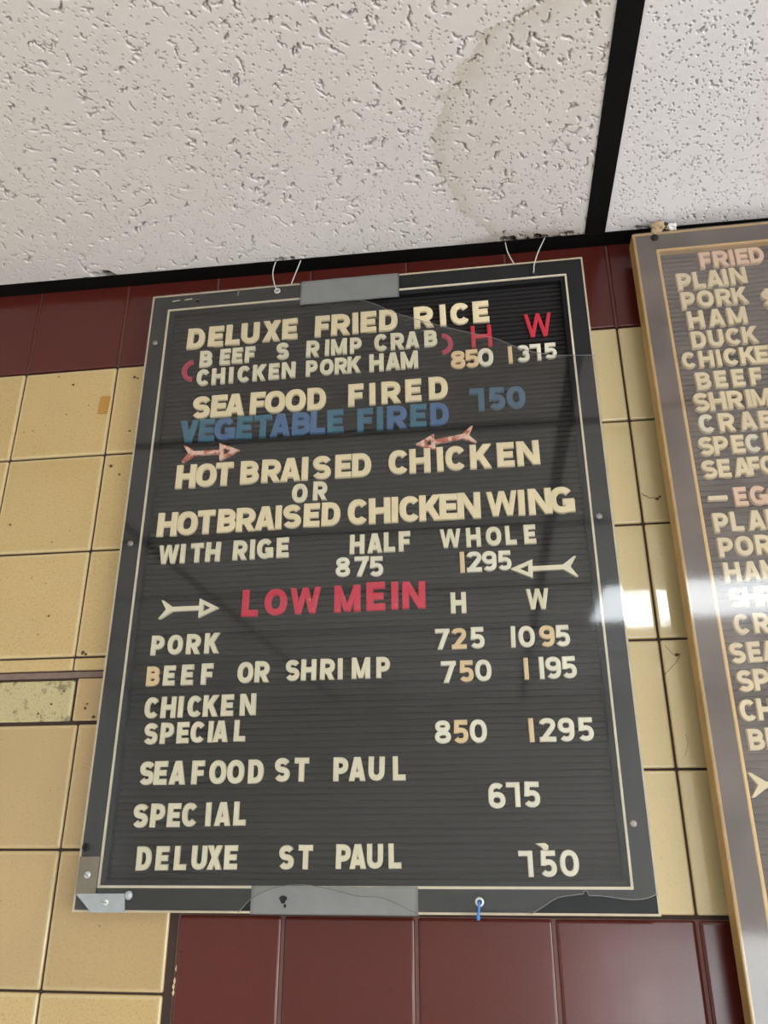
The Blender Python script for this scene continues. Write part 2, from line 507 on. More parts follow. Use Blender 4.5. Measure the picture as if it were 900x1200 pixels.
# ------------------------------------------------------------------ suspended ceiling
CEIL_Z, TILT = 0.1488, 0.0085               # sags a little towards the right
def ceiling_material(name, col, stain):
    m, nt, b = mat(name)
    tc = nt.nodes.new('ShaderNodeTexCoord').outputs['Object']
    c = mix(nt, noise(nt, tc, 5.0, 4.0), tuple(x * 0.94 for x in col), col)
    c = mix(nt, math_node(nt, 'MULTIPLY', noise(nt, tc, 700.0, 2.0), 0.12), c, tuple(x * 0.7 for x in col))
    if stain:                               # dried water stain with a darker tide mark
        sep = nt.nodes.new('ShaderNodeSeparateXYZ')
        nt.links.new(tc, sep.inputs[0])
        wob = math_node(nt, 'MULTIPLY_ADD', noise(nt, tc, 18.0, 8.0, 0.7), 0.42, -0.21)
        dx = math_node(nt, 'DIVIDE', math_node(nt, 'SUBTRACT', sep.outputs[0], -0.055), 0.187)
        dy = math_node(nt, 'DIVIDE', math_node(nt, 'SUBTRACT', sep.outputs[1], -0.205), 0.205)
        d = math_node(nt, 'SQRT', math_node(nt, 'ADD', math_node(nt, 'MULTIPLY', dx, dx), math_node(nt, 'MULTIPLY', dy, dy)))
        d = math_node(nt, 'ADD', d, wob)
        body = ramp(nt, d, [(0.40, 0.10), (0.88, 0.22), (0.985, 0.62), (1.005, 1.0), (1.04, 0.35), (1.09, 0.0)])
        # tide mark fades where the stain never dried hard
        body2 = math_node(nt, 'MULTIPLY', body, math_node(nt, 'MULTIPLY_ADD', noise(nt, tc, 7.0), 0.9, 0.15))
        c = mix(nt, math_node(nt, 'MULTIPLY', body2, 1.0), c, (0.44, 0.33, 0.22))
        dx = math_node(nt, 'DIVIDE', math_node(nt, 'SUBTRACT', sep.outputs[0], -0.125), 0.125)
        dy = math_node(nt, 'DIVIDE', math_node(nt, 'SUBTRACT', sep.outputs[1], -0.018), 0.034)
        d = math_node(nt, 'SQRT', math_node(nt, 'ADD', math_node(nt, 'MULTIPLY', dx, dx), math_node(nt, 'MULTIPLY', dy, dy)))
        d = math_node(nt, 'ADD', d, math_node(nt, 'MULTIPLY', wob, 2.0))
        c = mix(nt, ramp(nt, d, [(0.3, 0.75), (1.0, 0.0)]), c, (0.16, 0.095, 0.05))
    nt.links.new(c, b.inputs['Base Color'])
    b.inputs['Roughness'].default_value = 0.95
    b.inputs['Specular IOR Level'].default_value = 0.1
    bump(nt, b, noise(nt, tc, 260.0, 3.0), 0.25, 0.0012)
    return m

M_ceil_old = ceiling_material('old_ceiling_board', (0.80, 0.742, 0.715), True)
M_ceil_new = ceiling_material('newer_ceiling_board', (0.84, 0.795, 0.805), False)
M_ceil_far = plain('ceiling_board', (0.78, 0.76, 0.74), 0.95, var=0.05, spec=0.1)

slab = link('ceiling', box_mesh('ceiling', ROOM_L, ROOM_R, ROOM_F, 0.0, 0.03, 0.06), M_ceil_far)
slab.location = (0, 0, CEIL_Z)
slab.rotation_euler = (0, TILT, 0)
tag(slab, 'suspended ceiling of white mineral fibre panels in a black grid', 'ceiling', kind='structure')

def panel_mesh(name, xs, ys, fissures, pits, notches, seed):
    """ceiling board face as a real height field: worm-shaped fissures and pin holes pressed up into it"""
    rng = np.random.default_rng(seed)
    nx, ny = len(xs), len(ys)
    dep = np.zeros((ny, nx))
    def stamp(px, py, r, d):
        i0, i1 = np.searchsorted(xs, px - r), np.searchsorted(xs, px + r)
        j0, j1 = np.searchsorted(ys, py - r), np.searchsorted(ys, py + r)
        if i1 <= i0 or j1 <= j0:
            i = min(max(i0, 0), nx - 1); j = min(max(j0, 0), ny - 1)
            dep[j, i] = max(dep[j, i], d * 0.8)
            return
        q = np.hypot(xs[None, i0:i1] - px, ys[j0:j1, None] - py) / r
        v = d * np.clip((1.0 - q) * 3.0, 0, 1)
        dep[j0:j1, i0:i1] = np.maximum(dep[j0:j1, i0:i1], v)
    fx0, fx1, fy0, fy1 = fissures[1]
    for _ in range(fissures[0]):
        px, py = rng.uniform(fx0, fx1), rng.uniform(fy0, fy1)
        a = rng.choice([0.5, 2.4, 1.2, rng.uniform(0, 3.1)]) + rng.normal(0, 0.35)
        L = rng.uniform(0.004, 0.019)
        rmax = rng.uniform(0.0012, 0.0026)
        core = rng.uniform(0.25, 0.62)
        n = int(L / 0.0009) + 1
        d = rng.uniform(0.005, 0.011)
        def cut(px, py, r):
            stamp(px, py, r, 0.0009)                      # crumbled shoulder, still painted
            stamp(px + rng.normal(0, 0.0003), py + rng.normal(0, 0.0003), r * core * rng.uniform(0.7, 1.25), d)
        for k in range(n):
            t = k / n
            cut(px, py, rmax * (0.45 + 0.65 * math.sin(math.pi * t)) * rng.uniform(0.7, 1.3))
            a += rng.normal(0, 0.38)
            px += 0.0009 * math.cos(a); py += 0.0009 * math.sin(a)
            if rng.random() < 0.07:                       # side branch
                b = a + rng.choice([-1.1, 1.1]); bx, by = px, py
                for _k in range(int(rng.uniform(2, 6))):
                    bx += 0.0009 * math.cos(b); by += 0.0009 * math.sin(b)
                    cut(bx, by, rmax * 0.7)
    npit, (qx0, qx1, qy0, qy1), rlo, rhi, big = pits
    for _ in range(npit):
        r = rng.uniform(rlo, rhi)
        if rng.random() < big:
            r *= rng.uniform(1.5, 2.2)
        px, py = rng.uniform(qx0, qx1), rng.uniform(qy0, qy1)
        stamp(px, py, r, 0.0110 if big else rng.uniform(0.0015, 0.0080))
        if big and r > rhi:
            stamp(px + rng.normal(0, r * 0.6), py + rng.normal(0, r * 0.6), r * 0.7, 0.0110)
    for px, py, r in notches:                             # broken edge bits
        for _ in range(7):
            stamp(px + rng.normal(0, r * 0.8), py + rng.normal(0, r * 0.25), r * rng.uniform(0.4, 0.9), 0.0155)
    X, Y = np.meshgrid(xs, ys)
    co = np.stack([X, Y, dep], -1).reshape(-1, 3)
    idx = np.arange(nx * ny).reshape(ny, nx)
    # faces look down (-z)
    quads = np.stack([idx[:-1, :-1], idx[1:, :-1], idx[1:, 1:], idx[:-1, 1:]], -1).reshape(-1, 4)
    quads = quads[dep[:-1, :-1].ravel() < 0.014]          # broken right through: the dark void shows
    rim = np.concatenate([idx[0, :], idx[1:, -1], idx[-1, -2::-1], idx[-2:0:-1, 0]])
    top = co[rim].copy(); top[:, 2] = 0.016
    ti = np.arange(len(rim)) + nx * ny
    sk = np.stack([rim, np.roll(rim, -1), np.roll(ti, -1), ti], -1)
    co = np.concatenate([co, top]); quads = np.concatenate([quads, sk])
    me = bpy.data.meshes.new(name)
    me.vertices.add(len(co)); me.vertices.foreach_set('co', co.ravel())
    me.loops.add(quads.size); me.loops.foreach_set('vertex_index', quads.ravel().astype(np.int32))
    me.polygons.add(len(quads)); me.polygons.foreach_set('loop_start', np.arange(0, quads.size, 4, dtype=np.int32))
    me.polygons.foreach_set('use_smooth', np.ones(len(quads), dtype=bool))
    me.update(calc_edges=True)
    return me

def link_ceiling(name, me, material):
    o = link(name, me, material, slab)
    o.matrix_parent_inverse = Matrix.Identity(4)          # already in the ceiling's own frame
    return o

PW, PD = 1.22, 0.61
def span(a, b, step):
    return np.linspace(a, b, max(2, int(round((b - a) / step)) + 1))
XT = -0.0195                                              # centre of the tee in view
xl = np.concatenate([span(XT - PW + 0.003, -1.05, 0.02)[:-1], span(-1.05, XT - 0.003, 0.0011)])
yl = np.concatenate([span(-PD + 0.003, -0.50, 0.01)[:-1], span(-0.50, -0.002, 0.0011)])
link_ceiling('ceiling_panel', panel_mesh('ceiling_panel', xl, yl, (800, (-1.05, -0.03, -0.5, -0.02)),
             (6500, (-1.05, -0.03, -0.5, -0.01), 0.0007, 0.0012, 0.0),
             [(-0.787, -0.0305, 0.01), (-0.497, -0.0305, 0.006), (-0.48, -0.0305, 0.004), (-0.145, -0.0305, 0.008), (-0.1, -0.0305, 0.008), (-0.06, -0.0305, 0.006)], 11), M_ceil_old)
xr = np.concatenate([span(XT + 0.003, 0.32, 0.0011), span(0.32, XT + PW - 0.003, 0.02)[1:]])
yr = np.concatenate([span(-PD + 0.003, -0.46, 0.01)[:-1], span(-0.46, -0.002, 0.0011)])
link_ceiling('ceiling_panel', panel_mesh('ceiling_panel', xr, yr, (0, (0, 1, 0, 1)),
             (2700, (0.0, 0.32, -0.46, -0.01), 0.0006, 0.0009, 0.11),
             [(0.055, -0.030, 0.007), (0.082, -0.030, 0.006)], 23), M_ceil_new)
LAMP_CELL = (0, 3)
far_panel = box_mesh('ceiling_panel', 0.003, PW - 0.003, -PD + 0.003, -0.003, 0.0, 0.016)
for c in range(-3, 3):
    for r in range(0, 8):
        x0, y1 = XT + c * PW, -r * PD
        if (r == 0 and c in (-1, 0)) or (c, r) == LAMP_CELL or x0 > ROOM_R - 0.1 or x0 + PW < ROOM_L:
            continue
        if x0 < ROOM_L or x0 + PW > ROOM_R or y1 - PD < ROOM_F:
            a, b = max(x0, ROOM_L) + 0.003, min(x0 + PW, ROOM_R) - 0.003
            me = box_mesh('ceiling_panel', a, b, max(y1 - PD, ROOM_F) + 0.003, y1 - 0.003, 0.0, 0.016)
            link_ceiling('ceiling_panel', me, M_ceil_far)
        else:
            o = link_ceiling('ceiling_panel', far_panel, M_ceil_far)
            o.location = (x0, y1, 0)
n = 0
def trim(x0, x1, y0, y1, z0, z1, label):
    global n
    n += 1
    o = link('trim_%d' % n, box_mesh('trim', x0, x1, y0, y1, z0, z1, 0.0004, 1), M_black)
    o.location = (0, 0, CEIL_Z)
    o.rotation_euler = (0, TILT, 0)
    return tag(o, label, 'trim', kind='structure')
trim(ROOM_L, ROOM_R, -0.0295, -0.0005, -0.0015, -0.0003, 'black wall angle holding the ceiling panels along the tiled wall')
trim(XT - 0.0148, XT + 0.0148, ROOM_F, -0.0302, -0.0017, -0.0003, 'black ceiling tee running away from the tiled wall between two panels')
for c in (-2, -1, 1, 2):
    trim(XT + c * PW - 0.0148, XT + c * PW + 0.0148, ROOM_F, -0.0302, -0.0017, -0.0003, 'black ceiling tee of the grid beyond the boards')
for r in range(1, 8):
    trim(ROOM_L, ROOM_R, -r * PD - 0.0148, -r * PD + 0.0148, -0.0032, -0.0019, 'black ceiling runner parallel to the tiled wall')

# recessed ceiling lamp over the shop floor, the bright patch mirrored in the glaze
FILL = 0.19                                               # cut panel between the tee and the lamp
ly1 = -LAMP_CELL[1] * PD
link_ceiling('ceiling_panel', box_mesh('ceiling_panel', XT + 0.003, XT + FILL, ly1 - PD + 0.003, ly1 - 0.003, 0.0, 0.016), M_ceil_far)
PW = PW - FILL
lx0 = XT + FILL
lamp = thing('ceiling_light_offscreen', (lx0 + PW / 2, ly1 - PD / 2, CEIL_Z - TILT * (lx0 + PW / 2)), 'recessed white ceiling light panel over the shop floor', 'light')
lamp.rotation_euler = (0, TILT, 0)
M_white = plain('white_enamel', (0.8, 0.8, 0.8), 0.4, var=0.02)
M_diff = bpy.data.materials.new('lit_diffuser'); M_diff.use_nodes = True
_nt = M_diff.node_tree; _nt.nodes.clear()
_em = _nt.nodes.new('ShaderNodeEmission'); _em.inputs['Color'].default_value = (0.92, 0.97, 1.0, 1); _em.inputs['Strength'].default_value = LAMP_STRENGTH
_ou = _nt.nodes.new('ShaderNodeOutputMaterial'); _nt.links.new(_em.outputs[0], _ou.inputs[0])
bm = bmesh.new()
for a in ((-PW / 2 + .016, -PW / 2 + .045, -PD / 2 + .016, PD / 2 - .016), (PW / 2 - .045, PW / 2 - .016, -PD / 2 + .016, PD / 2 - .016),
          (-PW / 2 + .045, PW / 2 - .045, -PD / 2 + .016, -PD / 2 + .045), (-PW / 2 + .045, PW / 2 - .045, PD / 2 - .045, PD / 2 - .016)):
    add_box(bm, *a, 0.0, 0.02)
for nm, me, ma in (('housing', mesh_from_bm('housing', bm), M_white),
                   ('diffuser_offscreen', box_mesh('diffuser', -PW / 2 + .045, PW / 2 - .045, -PD / 2 + .045, PD / 2 - .045, 0.006, 0.010), M_diff)):
    o = link(nm, me, ma, lamp)
    o.matrix_parent_inverse = Matrix.Identity(4)

# letter, colour key, centre x and z, height (tenths of a millimetre)
MENU_LETTERS = (
    ('big', 'Dc,-6280,289,368 Ec,-5966,296,368 Lc,-5696,301,368 Uc,-5425,307,368 Xc,-5091,313,367 Ec,-4808,319,367 Fc,-4307,323,368 Rc,-4028,325,369 Ic,-3803,327,369 Ec,-3604,329,370 Dc,-3305,331,370 Rc,-2779,335,371 Ic,-2492,338,372 Cc,-2237,340,372 Ec,-1934,342,373'),
    ('sml', 'Bs,-6091,-93,285 Es,-5792,-86,279 Es,-5601,-81,275 Fs,-5407,-76,271 Ss,-4902,-64,290 Rs,-4441,-65,281 Is,-4223,-65,276 Ms,-4045,-65,272 Ps,-3792,-66,267 Cs,-3415,-51,286 Rs,-3172,-50,284 As,-2950,-49,282 Bs,-2680,-48,280 Cs,-6108,-419,279 Hs,-5872,-417,278 Is,-5675,-415,277 Cs,-5476,-413,276 Ks,-5239,-410,274 Es,-5017,-408,273 Ns,-4796,-405,272 Ps,-4446,-403,267 Os,-4221,-401,269 Rs,-4007,-398,271 Ks,-3811,-397,273 Hs,-3482,-393,291 As,-3238,-391,291 Ms,-2999,-390,290'),
    ('par', '(p,-6370,-283,375 )p,-2441,-162,359'),
    ('thn', 'Hq,-1944,-78,371 Wq,-1125,32,397'),
    ('num', '8t,-2297,-449,294 5t,-2101,-447,296 0w,-1904,-444,297 It,-1552,-433,277 3n,-1373,-428,272 ^w,-1197,-424,267 5w,-990,-419,260'),
    ('big', 'Sc,-6087,-936,370 Ec,-5820,-935,370 Ac,-5578,-934,369 Fc,-5235,-933,369 Oc,-4973,-932,368 Oc,-4668,-930,368 Dc,-4355,-929,367 Fc,-3781,-913,362 Ic,-3540,-916,357 Rc,-3271,-910,359 Ec,-2950,-903,362 Dc,-2593,-896,365 Vb,-6241,-1327,365 Eb,-5970,-1326,365 Gu,-5703,-1325,366 Eb,-5407,-1324,366 Tb,-5134,-1322,366 Au,-4872,-1321,367 Bu,-4565,-1320,367 Lu,-4326,-1319,367 Eb,-4072,-1318,368 Fb,-3643,-1332,366 Ib,-3431,-1325,376 Ru,-3189,-1323,370 Eb,-2886,-1321,362 Du,-2589,-1319,354 ^d,-2058,-1132,357 5d,-1784,-1134,352 0d,-1517,-1136,347 Hc,-6216,-2049,365 Oc,-5920,-2047,362 Tc,-5654,-2045,359 Bc,-5283,-2042,355 Rc,-4970,-2041,355 Ac,-4693,-2040,356 Ic,-4488,-2039,356 Sc,-4246,-2038,357 Ec,-3944,-2037,357 Dc,-3686,-2036,358 Cc,-3169,-2026,364 Hc,-2877,-2024,364 Ic,-2600,-2021,364 Cc,-2387,-2019,364 Kc,-2045,-2016,365 Ec,-1713,-2012,365 Nc,-1412,-2010,365'),
    ('sml', 'Os,-4548,-2407,285 Rs,-4261,-2389,281'),
    ('big', 'Hc,-6416,-2771,355 Oc,-6129,-2768,354 Tc,-5858,-2764,352 Bc,-5559,-2761,351 Rc,-5291,-2758,349 Ac,-5018,-2754,348 Ic,-4830,-2752,347 Sc,-4639,-2750,346 Ec,-4367,-2747,345 Dc,-4100,-2744,343 Cc,-3727,-2734,368 Hc,-3434,-2733,369 Ic,-3229,-2732,370 Cc,-3025,-2732,370 Kc,-2748,-2731,371 Ec,-2511,-2730,372 Nc,-2237,-2729,373 Wc,-1801,-2726,352 Ic,-1548,-2725,360 Nc,-1307,-2723,367 Gc,-1027,-2721,375'),
    ('sml', 'Ws,-6352,-3214,271 Is,-6151,-3212,274 Ts,-5948,-3210,276 Hs,-5723,-3207,279 Rs,-5341,-3202,281 Is,-5170,-3200,283 Gs,-4996,-3198,284 Es,-4751,-3195,286 Hs,-3736,-3198,270 As,-3498,-3194,273 Ls,-3303,-3190,276 Fs,-3102,-3187,279 Ws,-2498,-3181,262 Hs,-2197,-3179,263 Os,-1936,-3177,263 Ls,-1714,-3176,263 Es,-1470,-3174,263'),
    ('num', '8n,-3923,-3508,267 7n,-3673,-3510,274 5n,-3479,-3519,274 It,-2355,-3515,281 2n,-2202,-3515,276 9n,-2008,-3515,270 5n,-1816,-3516,265'),
    ('big', 'Lr,-5153,-3951,365 Or,-4806,-3949,359 Wr,-4411,-3946,352 Mr,-3855,-3942,359 Er,-3485,-3926,382 Ir,-3237,-3927,371 Nr,-2991,-3928,359'),
    ('sml', 'Hs,-2425,-4052,272 Ws,-1434,-4043,269'),
    ('num', '7n,-2642,-4513,263 2t,-2435,-4512,266 5n,-2210,-4510,270 Iw,-1768,-4513,266 0n,-1603,-4515,266 9t,-1356,-4517,266 5n,-1171,-4519,266 7n,-2578,-4923,268 5t,-2361,-4920,266 0n,-2153,-4916,264 It,-1636,-4911,265 Iw,-1451,-4907,269 9n,-1313,-4907,268 5n,-1127,-4907,266 8n,-2670,-5637,270 5t,-2457,-5636,271 0n,-2247,-5634,271 It,-1625,-5635,274 2n,-1439,-5635,273 9n,-1223,-5635,272 5n,-1001,-5635,271'),
    ('sml', 'Ps,-6369,-4472,262 Os,-6129,-4470,263 Rs,-5882,-4469,265 Ks,-5629,-4467,267 Bt,-6385,-4874,254 Es,-6169,-4871,259 Es,-5926,-4868,265 Fs,-5664,-4864,271 Os,-5156,-4859,270 Rs,-4939,-4855,269 Ss,-4542,-4849,268 Hs,-4335,-4848,267 Rs,-4094,-4847,266 Is,-3932,-4846,266 Ms,-3670,-4845,265 Ps,-3388,-4844,264 Cs,-6355,-5275,265 Hs,-6135,-5273,266 Is,-5975,-5271,266 Cs,-5788,-5269,267 Ks,-5577,-5267,267 Es,-5365,-5264,268 Ns,-5098,-5261,269 Ss,-6331,-5595,262 Ps,-6120,-5592,261 Es,-5915,-5589,261 Cs,-5719,-5586,260 Is,-5555,-5583,260 As,-5426,-5582,259 Ls,-5182,-5578,259 Ss,-6326,-6066,280 Es,-6152,-6065,280 As,-5933,-6064,279 Fs,-5675,-6063,279 Os,-5422,-6063,279 Os,-5199,-6062,279 Ds,-4946,-6061,279 Ss,-4619,-6046,278 Ts,-4381,-6046,277 Ps,-3901,-6047,275 As,-3702,-6047,275 Us,-3470,-6046,276 Ls,-3200,-6046,276 Ss,-6350,-6556,273 Ps,-6135,-6553,272 Es,-5932,-6550,271 Cs,-5731,-6547,271 Is,-5503,-6543,270 As,-5324,-6540,269 Ls,-5114,-6537,269 Ds,-6253,-7028,265 Es,-6026,-7025,265 Ls,-5804,-7023,265 Us,-5572,-7019,265 Xs,-5384,-7017,265 Es,-5189,-7015,265 Ss,-4522,-7014,263 Ts,-4297,-7011,263 Ps,-3852,-7005,264 As,-3684,-7003,265 Us,-3486,-7001,265 Ls,-3257,-6998,266'),
    ('num', '6n,-2070,-6359,280 ^w,-1883,-6349,270 5n,-1673,-6349,282 ^n,-1788,-7076,271 5n,-1544,-7074,273 0n,-1313,-7068,274'),
)
SIDE_LETTERS = (
    ('rb', 'Fo,1224,696,273 Ro,1431,699,273 Io,1579,701,272 Eo,1717,703,272 Do,1910,706,271 Pc,893,363,282 Lc,1091,369,280 Ac,1297,374,278 Ic,1441,378,277 Nc,1615,383,276 Pc,901,45,276 Oc,1130,50,272 Rc,1367,54,269 Kc,1584,58,266 $c,1939,-24,249 Hc,956,-278,284 Ac,1224,-272,276 Mc,1494,-266,268 Dc,944,-603,269 Uc,1169,-598,267 Cc,1397,-592,265 Kc,1608,-587,263 Cc,777,-912,246 Hc,998,-909,252 Ic,1158,-908,256 Cc,1317,-906,260 Kc,1530,-904,265 Ec,1702,-903,270 Nc,1899,-894,269 Bc,912,-1242,260 Ec,1131,-1237,260 Ec,1350,-1233,259 Fc,1573,-1229,259 Sc,839,-1562,280 Hc,1043,-1558,274 Rc,1259,-1554,267 Ic,1427,-1551,262 Mc,1579,-1548,258 Pc,1789,-1540,257 Cw,860,-1876,270 Rc,1105,-1874,266 Ac,1363,-1873,261 Bc,1591,-1871,257 Sc,805,-2199,264 Pc,985,-2198,261 Ec,1192,-2197,258 Cw,1377,-2196,254 Ic,1536,-2185,254 Ac,1687,-2176,254 Lc,1852,-2165,253 Sc,794,-2526,258 Ec,971,-2521,255 Ac,1187,-2515,253 Fc,1330,-2511,251 Oc,1506,-2507,248 Oc,1710,-2494,244 Dc,1900,-2482,240 Eo,1105,-2916,254 Go,1318,-2912,256 Go,1529,-2902,256 Pc,821,-3245,257 Lc,1007,-3240,258 Ac,1233,-3235,258 Ic,1379,-3226,254 Nc,1524,-3217,250 Pc,826,-3566,253 Oc,1040,-3559,252 Rc,1263,-3552,251 Kc,1440,-3539,251 Hc,851,-3883,246 Ac,1071,-3876,239 Mc,1291,-3865,238 Sc,852,-4195,234 Hc,1018,-4189,235 Rc,1184,-4184,236 Ic,1311,-4180,238 Mc,1450,-4175,239 Cc,856,-4516,241 Rc,1073,-4508,240 Ac,1269,-4500,240 Sc,752,-4850,245 Ec,937,-4843,239 Ac,1112,-4836,234 Sc,782,-5170,248 Pc,960,-5159,248 Ec,1123,-5149,247 Cc,760,-5494,242 Hc,949,-5488,241 Bc,791,-5810,235 Ec,968,-5803,235'),
)

# ================================================================== menu boards
M_frame = plain('black_frame_paint', (0.012, 0.012, 0.013), 0.5, var=0.5, scale=30, spec=0.3)
M_lip = plain('black_lip', (0.008, 0.008, 0.009), 0.6, var=0.3, spec=0.2)
M_felt = plain('black_felt', (0.024, 0.022, 0.022), 0.95, var=0.15, scale=300, spec=0.1)
M_bead = plain('ivory_bead', (0.62, 0.55, 0.42), 0.4, var=0.25, scale=40)
M_edge = plain('tan_edge_strip', (0.50, 0.41, 0.29), 0.5, var=0.35, scale=50)
M_screw = plain('screw_steel', (0.30, 0.27, 0.25), 0.4, metal=0.8, var=0.3, scale=200)
M_pale_screw = plain('bright_screw', (0.62, 0.62, 0.60), 0.4, metal=0.5, var=0.2, scale=200)
M_tape = plain('silver_duct_tape', (0.46, 0.46, 0.45), 0.34, metal=0.3, var=0.15, scale=35)
M_bracket = plain('grey_plastic_bracket', (0.40, 0.42, 0.43), 0.25, metal=0.3, var=0.2, scale=70)
M_oldbracket = plain('yellowed_bracket', (0.17, 0.145, 0.105), 0.4, var=0.25, scale=70)
M_blue = plain('blue_cable_tie', (0.03, 0.20, 0.62), 0.35, var=0.1)
M_wire = plain('white_string', (0.62, 0.60, 0.56), 0.6, var=0.15)
M_sheet = sheet_material('clear_acrylic', 0.020, (0.62, 0.60, 0.57), 0.055, 1.38, 0.05)
M_haze = sheet_material('dusty_acrylic', 0.27, (0.54, 0.41, 0.345), 0.07, 1.4, 0.02)
M_brown = plain('brown_frame_paint', (0.040, 0.026, 0.022), 0.6, var=0.3, scale=25)
M_gold = plain('brass_bead', (0.66, 0.42, 0.16), 0.38, metal=0.25, var=0.2, scale=40)
M_wood = plain('varnished_edge', (0.44, 0.27, 0.095), 0.45, var=0.3, scale=35)
M_greyfelt = plain('faded_felt', (0.040, 0.040, 0.044), 0.95, var=0.12, scale=300)

LETTER = {
    'c': letter_material('cream_plastic', (0.80, 0.66, 0.43)),
    's': letter_material('bone_plastic', (0.74, 0.66, 0.49)),
    'n': letter_material('ivory_plastic', (0.78, 0.72, 0.58)),
    'w': letter_material('white_plastic', (0.78, 0.71, 0.57)),
    't': letter_material('yellowed_plastic', (0.74, 0.53, 0.30)),
    'r': letter_material('red_painted_plastic', (0.58, 0.012, 0.05), (0.75, 0.50, 0.42), 0.65, 0.35),
    'q': letter_material('red_plastic', (0.56, 0.025, 0.05), rough=0.35),
    'p': letter_material('pinkish_red_plastic', (0.46, 0.035, 0.075), rough=0.4),
    'b': letter_material('teal_blue_painted_plastic', (0.028, 0.125, 0.20)),
    'u': letter_material('blue_painted_plastic', (0.055, 0.125, 0.27)),
    'd': letter_material('dull_blue_painted_plastic', (0.055, 0.115, 0.185)),
    'o': letter_material('orange_stained_plastic', (0.80, 0.53, 0.38)),
    'k': letter_material('pink_stained_plastic', (0.78, 0.50, 0.40), (0.45, 0.10, 0.06), 0.50),
}

# style -> (stem, width factor, thickness)
STYLE = {'big': (0.245, 1.00, 0.0050), 'sml': (0.25, 0.91, 0.0045), 'num': (0.215, 1.0, 0.0045),
         'par': (0.19, 1.0, 0.0040), 'thn': (0.16, 1.0, 0.0040), 'rb': (0.25, 0.98, 0.0058)}
WIDTH = dict(zip('ABCDEFGHIKLMNOPRSTUVWX', (.81, .75, .78, .75, .64, .61, .85, .80, .25, .82, .60, .95, .82, .84, .72, .77, .73, .70, .77, .78, 1.15, .78)))
WIDTH.update({'0': .76, '2': .70, '3': .68, '5': .68, '6': .70, '7': .70, '8': .72, '9': .70, '^': .58, '(': .46, ')': .46, '$': .70})

def arc(cx, cy, rx, ry, a0, a1, n=14, e=2.25):
    out = []
    for k in range(n + 1):
        a = math.radians(a0 + (a1 - a0) * k / n)
        c, s = math.cos(a), math.sin(a)
        out.append((cx + rx * math.copysign(abs(c) ** (2 / e), c), cy + ry * math.copysign(abs(s) ** (2 / e), s)))
    return out

